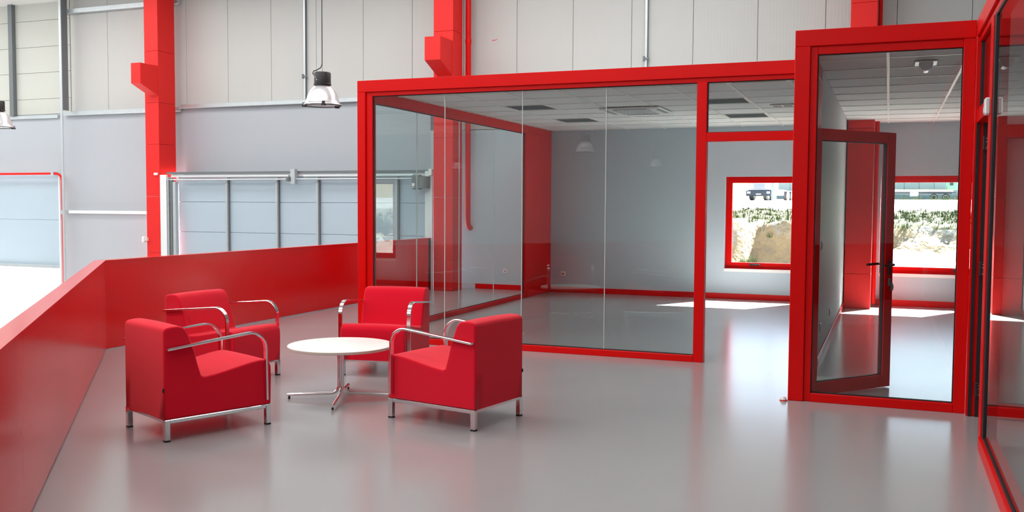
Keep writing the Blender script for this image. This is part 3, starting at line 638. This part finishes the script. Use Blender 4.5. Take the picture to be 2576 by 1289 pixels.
# ------------------------------------------------------------------ pendant lamps
def make_lamp():
    c = empty('pendant_lamp', (0, 0, 0))       # origin at the rim
    lathe('reflector', 'alu', [(0.232, 0.0), (0.228, 0.012), (0.205, 0.02), (0.196, 0.06), (0.178, 0.12), (0.150, 0.175), (0.115, 0.215), (0.085, 0.232), (0.08, 0.25), (0.078, 0.25)], (0, 0, 0), c, True, seg=120, flute=0.012, sharp=60)
    lathe('lens', 'lens', [(0, 0.004), (0.20, 0.004), (0.215, 0.0), (0.215, 0.008), (0, 0.010)], (0, 0, 0), c, True, seg=48)
    lathe('ballast', 'black', [(0, 0.242), (0.108, 0.242), (0.108, 0.256), (0.102, 0.262), (0.102, 0.385), (0.094, 0.398), (0, 0.404)], (0, 0, 0), c, True, seg=40)
    for a, z in ((-2.0, 0.33), (-1.75, 0.30)):
        bm = bmesh.new(); addtube(bm, [(0.100*math.cos(a), 0.100*math.sin(a), z), (0.106*math.cos(a), 0.106*math.sin(a), z)], 0.006, 8); obj('screw', bm, 'plastic', c, True)
    bm = bmesh.new(); addtube(bm, [(0.222*math.cos(a), 0.222*math.sin(a), -0.008) for a in [i*2*math.pi/48 for i in range(49)]], 0.005, 6, caps=False); obj('rim_ring', bm, 'black', c, True)
    for a in (-2.75, -0.95, 1.2):
        bm = bmesh.new(); ca, sa = math.cos(a), math.sin(a)
        addbox(bm, (0.222*ca - 0.022, 0.222*sa - 0.022, -0.022), (0.222*ca + 0.022, 0.222*sa + 0.022, 0.004)); addbox(bm, (0.225*ca - 0.014, 0.225*sa - 0.014, 0.004), (0.225*ca + 0.014, 0.225*sa + 0.014, 0.030)); obj('clip', bm, 'black', c, True)
    bm = bmesh.new(); addtube(bm, [(0.0, 0, 0.40), (0.0, 0, 5.2)], 0.003, 6); obj('cable', bm, 'dark_steel', c, True)
    bm = bmesh.new(); addtube(bm, [(-0.09, -0.04, 0.36), (-0.11, -0.045, 0.385), (-0.10, -0.04, 0.415), (-0.06, -0.02, 0.43), (-0.02, 0, 0.46), (-0.004, 0, 0.50), (-0.003, 0, 0.7), (-0.004, 0, 5.2)], 0.006, 6); obj('cord', bm, 'black', c, True, smooth=True)
    return c
lm = make_lamp()
LP = [(-6.49, 10.06, 2.80, 'industrial pendant lamp with fluted reflector hanging beside the glass office'),
      (-12.765, 10.755, 2.74, 'industrial pendant lamp cut off by the left edge of the picture'),
      (-6.5, -1.6, 2.80, 'pendant lamp behind the viewer, largest lamp mirrored in the office glass'),
      (-7.1, -11.3, 2.85, 'far pendant lamp mirrored near the red mullion'), (-14.4, -11.7, 2.85, 'far pendant lamp mirrored over the red column')]
for i, (x, y, z, lb) in enumerate(LP):
    o = lm if i == 0 else copy_tree(lm)
    o.location = (x, y, z); tag(o, lb, 'pendant lamp', 'pendant lamps of the hall')
    top = (roof_z(y) - z)
    for c in o.children:
        if c.name.startswith(('cable', 'cord')):
            me = c.data.copy(); c.data = me
            for v in me.vertices:
                if v.co.z + c.location.z > 3: v.co.z = top - c.location.z

# ------------------------------------------------------------------ outdoors
def soil_mat():
    m = bpy.data.materials.new('earth_and_rock'); m.use_nodes = True; n = m.node_tree.nodes; l = m.node_tree.links; b = n['Principled BSDF']
    tc = n.new('ShaderNodeTexCoord'); t1 = n.new('ShaderNodeTexNoise'); t1.inputs['Scale'].default_value = 1.1; t1.inputs['Detail'].default_value = 9; t1.inputs['Roughness'].default_value = 0.65
    l.new(tc.outputs['Object'], t1.inputs[0]); r = n.new('ShaderNodeValToRGB'); e = r.color_ramp.elements
    e[0].position = 0.30; e[0].color = (0.07, 0.06, 0.05, 1); e[1].position = 0.72; e[1].color = (0.34, 0.30, 0.24, 1)
    q = e.new(0.5); q.color = (0.17, 0.12, 0.06, 1); q = e.new(0.58); q.color = (0.15, 0.145, 0.13, 1)
    l.new(t1.outputs[0], r.inputs[0]); l.new(r.outputs[0], b.inputs['Base Color']); b.inputs['Roughness'].default_value = 0.95
    t2 = n.new('ShaderNodeTexNoise'); t2.inputs['Scale'].default_value = 7; t2.inputs['Detail'].default_value = 6; l.new(tc.outputs['Object'], t2.inputs[0])
    bp = n.new('ShaderNodeBump'); bp.inputs['Strength'].default_value = 0.6; bp.inputs['Distance'].default_value = 0.15; l.new(t2.outputs[0], bp.inputs['Height']); l.new(bp.outputs[0], b.inputs['Normal'])
    return m
M['soil'] = soil_mat()
M['rubble'] = mat('pale_rubble', (0.56, 0.53, 0.47, 1), 0.95, var=0.35, vscale=2.5, bump=0.8, bscale=9)
M['yard'] = mat('pale_gravel_yard', (0.52, 0.50, 0.46, 1), 0.95, var=0.15, vscale=0.8)
M['grass'] = mat('dry_green_grass', (0.035, 0.052, 0.008, 1), 0.9, var=0.5, vscale=1.5)
M['verge'] = mat('grassy_soil', (0.055, 0.055, 0.022, 1), 0.95, var=0.5, vscale=2.5, bump=0.8, bscale=6)
def nz(x, y, s, o=0): return noise.noise(Vector((x*s + o, y*s - o, o*1.7)))
def bank_z(x, y):
    left = min(1, max(0, (-9 - x)/4))*(1 - min(1, max(0, (y - 45)/25)))                     # falls away to the low yard on the left
    wall_y = 26.6 + 0.5*nz(x, 0, 0.35, 3)
    right = min(1, max(0, (x + 1.4)/1.2))
    low = -3.0 + right*max(0.0, min(1, (y - 18.5)/7.6))*3.5 + (1 - right)*max(0, min(1, (y - 25.2)/1.2))*0.5
    rock = max(0, min(1, (-3.35 - x)/0.3))
    wall_y -= rock*(0.9 + 0.5*nz(x, 1, 1.3, 7))
    low += (0.22*nz(x, y, 0.9) + 0.20*nz(x, y, 2.1, 5) + 0.10*nz(x, y, 4.5, 9))*(0.5 + right)
    ledge = max(0, min(1, (x + 4.9)/0.4))*max(0, min(1, (-2.7 - x)/0.5))*max(0, min(1, (y - 24.3)/0.5))
    low = low*(1 - ledge) + (0.0 + 0.25*nz(x, y, 1.4, 6) + 0.15*nz(x, y, 3.2, 1))*ledge
    if y < wall_y: z = low
    else:
        f = min(1, (y - wall_y)/0.55); top = 1.12 + (0.34*min(1, (y - wall_y)/6.5))
        if y > 33: top = 1.46 + (y - 33)*0.0104 if y < 140 else 2.57
        z = low + (top - low)*f + (0.10*nz(x, y, 1.6, 2) + 0.06*nz(x, y, 4, 4))*(1 if y < 33 else 0.15)
    return z*(1 - left) + (-3.3)*left
XS = [-90, -70, -50, -35, -25, -19, -15, -12] + [-10 + 0.13*i for i in range(125)] + [7, 9, 12, 18, 26, 40, 60, 90]
YS = [16.9, 17.6] + [18.4 + 0.13*i for i in range(120)] + [34.3, 35.2, 36.5, 38, 41, 45, 50, 60, 75, 90, 110, 130, 160, 220, 320]
bm = bmesh.new(); V = [[bm.verts.new((x, y, bank_z(x, y))) for x in XS] for y in YS]
for j in range(len(YS) - 1):
    for i in range(len(XS) - 1):
        f = bm.faces.new((V[j][i], V[j][i+1], V[j+1][i+1], V[j+1][i])); f.smooth = True
        x, y = (XS[i] + XS[i+1])/2, (YS[j] + YS[j+1])/2
        if x < -9.5 or y > 32.6: f.material_index = 2
        elif min(v.co.z for v in f.verts) > 0.98: f.material_index = 1
        elif y < 26.2 and x > -1.2: f.material_index = 3
gr = obj('ground', bm, 'soil'); [gr.data.materials.append(M[k]) for k in ('verge', 'yard', 'rubble')]
tag(gr, 'sunlit earth bank and gravel yard outside', kind='structure')
# tufts of grass along the bank: nobody could count them
bm = bmesh.new()
def tuft(x, y, z, h, n):
    for _ in range(n):
        a = random.uniform(0, 6.28); r = random.uniform(0, 0.12); q = random.uniform(0.4, 1)*h; dx, dy = math.cos(a), math.sin(a)
        bx, by = x + r*dx, y + r*dy; w2 = 0.012
        p = [bm.verts.new(v) for v in ((bx - w2*dy, by + w2*dx, z - 0.03), (bx + w2*dy, by - w2*dx, z - 0.03), (bx + 0.3*q*dx, by + 0.3*q*dy, z + q))]; bm.faces.new(p)
for _ in range(1500):
    x, y = random.uniform(-7, 4), random.uniform(27.0, 32.5); tuft(x, y, bank_z(x, y), random.uniform(0.08, 0.24), 7)
for _ in range(60):
    x, y = random.uniform(-3.6, -2.95), random.uniform(24.7, 25.6); tuft(x, y, bank_z(x, y), random.uniform(0.15, 0.4), 14)
for _ in range(400):
    x, y = random.uniform(-12, 12), random.uniform(118, 128); tuft(x, y, bank_z(x, y), random.uniform(0.4, 0.9), 5)
o = obj('grass', bm, 'grass'); tag(o, 'tufts of green grass on the bank and below the trailer', 'grass', kind='stuff')

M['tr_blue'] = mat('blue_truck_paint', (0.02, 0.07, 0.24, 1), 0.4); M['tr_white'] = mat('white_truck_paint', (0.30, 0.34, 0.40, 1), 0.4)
M['tyre'] = mat('black_tyre', (0.03, 0.03, 0.032, 1), 0.8); M['deck'] = mat('weathered_deck_boards', (0.45, 0.36, 0.25, 1), 0.8)
M['green'] = mat('pale_green_paint', (0.12, 0.30, 0.20, 1), 0.5); M['shed'] = mat('pale_aqua_cladding', (0.20, 0.27, 0.27, 1), 0.6)
M['tr_dark'] = mat('dark_truck_glass', (0.02, 0.03, 0.05, 1), 0.15); M['pole'] = mat('pale_blue_pole', (0.18, 0.27, 0.38, 1), 0.4)
def wheel(par, x, y, z, r, wd):
    bm = bmesh.new(); addtube(bm, [(x - wd/2, y, z), (x + wd/2, y, z)], r, 20); wv = obj('wheel', bm, 'tyre', par, True)
    bm = bmesh.new(); addtube(bm, [(x - wd/2 - 0.02, y, z), (x + wd/2 + 0.02, y, z)], r*0.5, 14); h = obj('hub', bm, 'tr_white', wv, True); h.location -= wv.location
def truck(loc, rz, label, front):
    c = empty('truck', loc, rz, label, 'truck', 'trucks parked in the yard')
    B = lambda nm, m, lo, hi, bev=0.0, p=c: box(nm, m, lo, hi, p, bev, True)
    B('cab', front, (-1.2, 0.0, 0.95), (1.2, 1.9, 3.3), 0.08)
    B('windscreen', 'tr_dark', (-1.08, -0.03, 2.05), (1.08, 0.02, 2.95), 0.02)
    B('visor', 'tr_blue', (-1.15, -0.12, 2.95), (1.15, 0.05, 3.15), 0.03)
    B('grille', 'tr_white', (-0.75, -0.05, 1.05), (0.75, 0.01, 1.85), 0.02)
    for i in range(5): B('grille_slat', 'tr_blue', (-0.55, -0.07, 1.15 + i*0.13), (0.55, -0.045, 1.20 + i*0.13))
    B('name_band', 'tr_blue', (-1.12, -0.06, 1.86), (1.12, -0.02, 2.02))
    B('bumper', 'tr_dark', (-1.25, -0.22, 0.42), (1.25, 0.1, 0.95), 0.04)
    for s in (-1, 1):
        B('headlight', 'plastic', (min(s*0.8, s*1.12), -0.25, 0.66), (max(s*0.8, s*1.12), -0.20, 0.86), 0.01)
        B('mirror', 'tr_dark', (min(s*1.25, s*1.45), 0.1, 2.2), (max(s*1.25, s*1.45), 0.2, 2.8), 0.02)
        for y in (0.9, 4.6, 5.8): wheel(c, s*1.02, y, 0.5, 0.5, 0.32)
    B('number_plate', 'plastic', (-0.25, -0.24, 0.55), (0.25, -0.215, 0.66))
    B('chassis', 'tr_dark', (-0.45, 0.5, 0.65), (0.45, 6.8, 0.95)); B('fifth_wheel', 'tyre', (-0.6, 4.6, 0.95), (0.6, 5.8, 1.1))
    B('fuel_tank', 'galv', (0.55, 2.2, 0.5), (1.2, 3.4, 1.05), 0.06)
    return c
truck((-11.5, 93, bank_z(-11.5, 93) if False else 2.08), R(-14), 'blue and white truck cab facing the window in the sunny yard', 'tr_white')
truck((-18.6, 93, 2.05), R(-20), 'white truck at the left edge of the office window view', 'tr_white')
for dx in (0,):
    c = empty('trailer', (3.4, 130, 2.30), 0, 'flatbed trailer with twin axles in front of a pale shed', 'trailer')
    B = lambda nm, m, lo, hi, bev=0.0: box(nm, m, lo, hi, c, bev, True)
    B('deck', 'deck', (-7, -1.2, 1.25), (3.9, 1.2, 1.42), 0.02); B('side_beam', 'galv', (-7, -1.24, 1.12), (3.9, -1.15, 1.30)); B('main_beam', 'tr_dark', (-7, -0.5, 0.85), (3.8, 0.5, 1.25))
    B('toolbox', 'plastic', (-1.0, -1.1, 0.55), (0.0, -0.6, 1.1), 0.03); B('landing_leg', 'tr_dark', (-5.2, -0.9, 0.0), (-5.0, -0.7, 1.1))
    B('headboard', 'green', (3.2, -1.2, 1.4), (4.4, 1.2, 3.4), 0.05); B('lamp_bracket', 'tr_dark', (3.5, -1.3, 1.9), (3.9, -1.2, 2.4))
    B('mudguard', 'tr_dark', (0.7, -1.25, 0.95), (4.2, -0.8, 1.08), 0.02); B('tail_bar', 'tr_dark', (4.1, -1.2, 0.4), (4.5, 1.2, 0.6))
    for xw in (1.75, 3.1):
        bm = bmesh.new(); addtube(bm, [(xw, -1.2, 0.45), (xw, -0.85, 0.45)], 0.45, 20); wv = obj('wheel', bm, 'tyre', c, True)
        bm = bmesh.new(); addlathe(bm, [(0.0, 0), (0.1, 0)], (0, 0, 0), 8); bm.free()
        bm = bmesh.new(); addtube(bm, [(xw + 0.27*math.cos(a), -1.22, 0.45 + 0.27*math.sin(a)) for a in [i*2*math.pi/24 for i in range(25)]], 0.035, 6, caps=False); h = obj('rim', bm, 'tr_white', wv, True); h.location -= wv.location
b = empty('shed', (4, 152, 2.4), label='pale aqua shed behind the flatbed trailer', cat='building')
for i in range(14): cbox('cladding', 'shed', (-16 + i*2 + 0.02, 150 - (0.03 if i % 2 else 0), 2.3), (-14 + i*2 - 0.02, 158, 8.6), b)
box('roof', 'galv', (-17, 149.5, 8.6), (13, 159, 8.9), b)
pl = tube('pole', 'pole', [(-3.645, 33, 1.42), (-3.66, 33, 6.0)], 0.036, seg=10); tag(pl, 'pale blue pole standing on the bank outside the office window', 'pole')
lathe('pole_cap', 'pole', [(0.036, 0), (0.045, 0.0), (0.045, 0.05), (0, 0.07)], (-3.66, 33, 6.0), pl, seg=10)
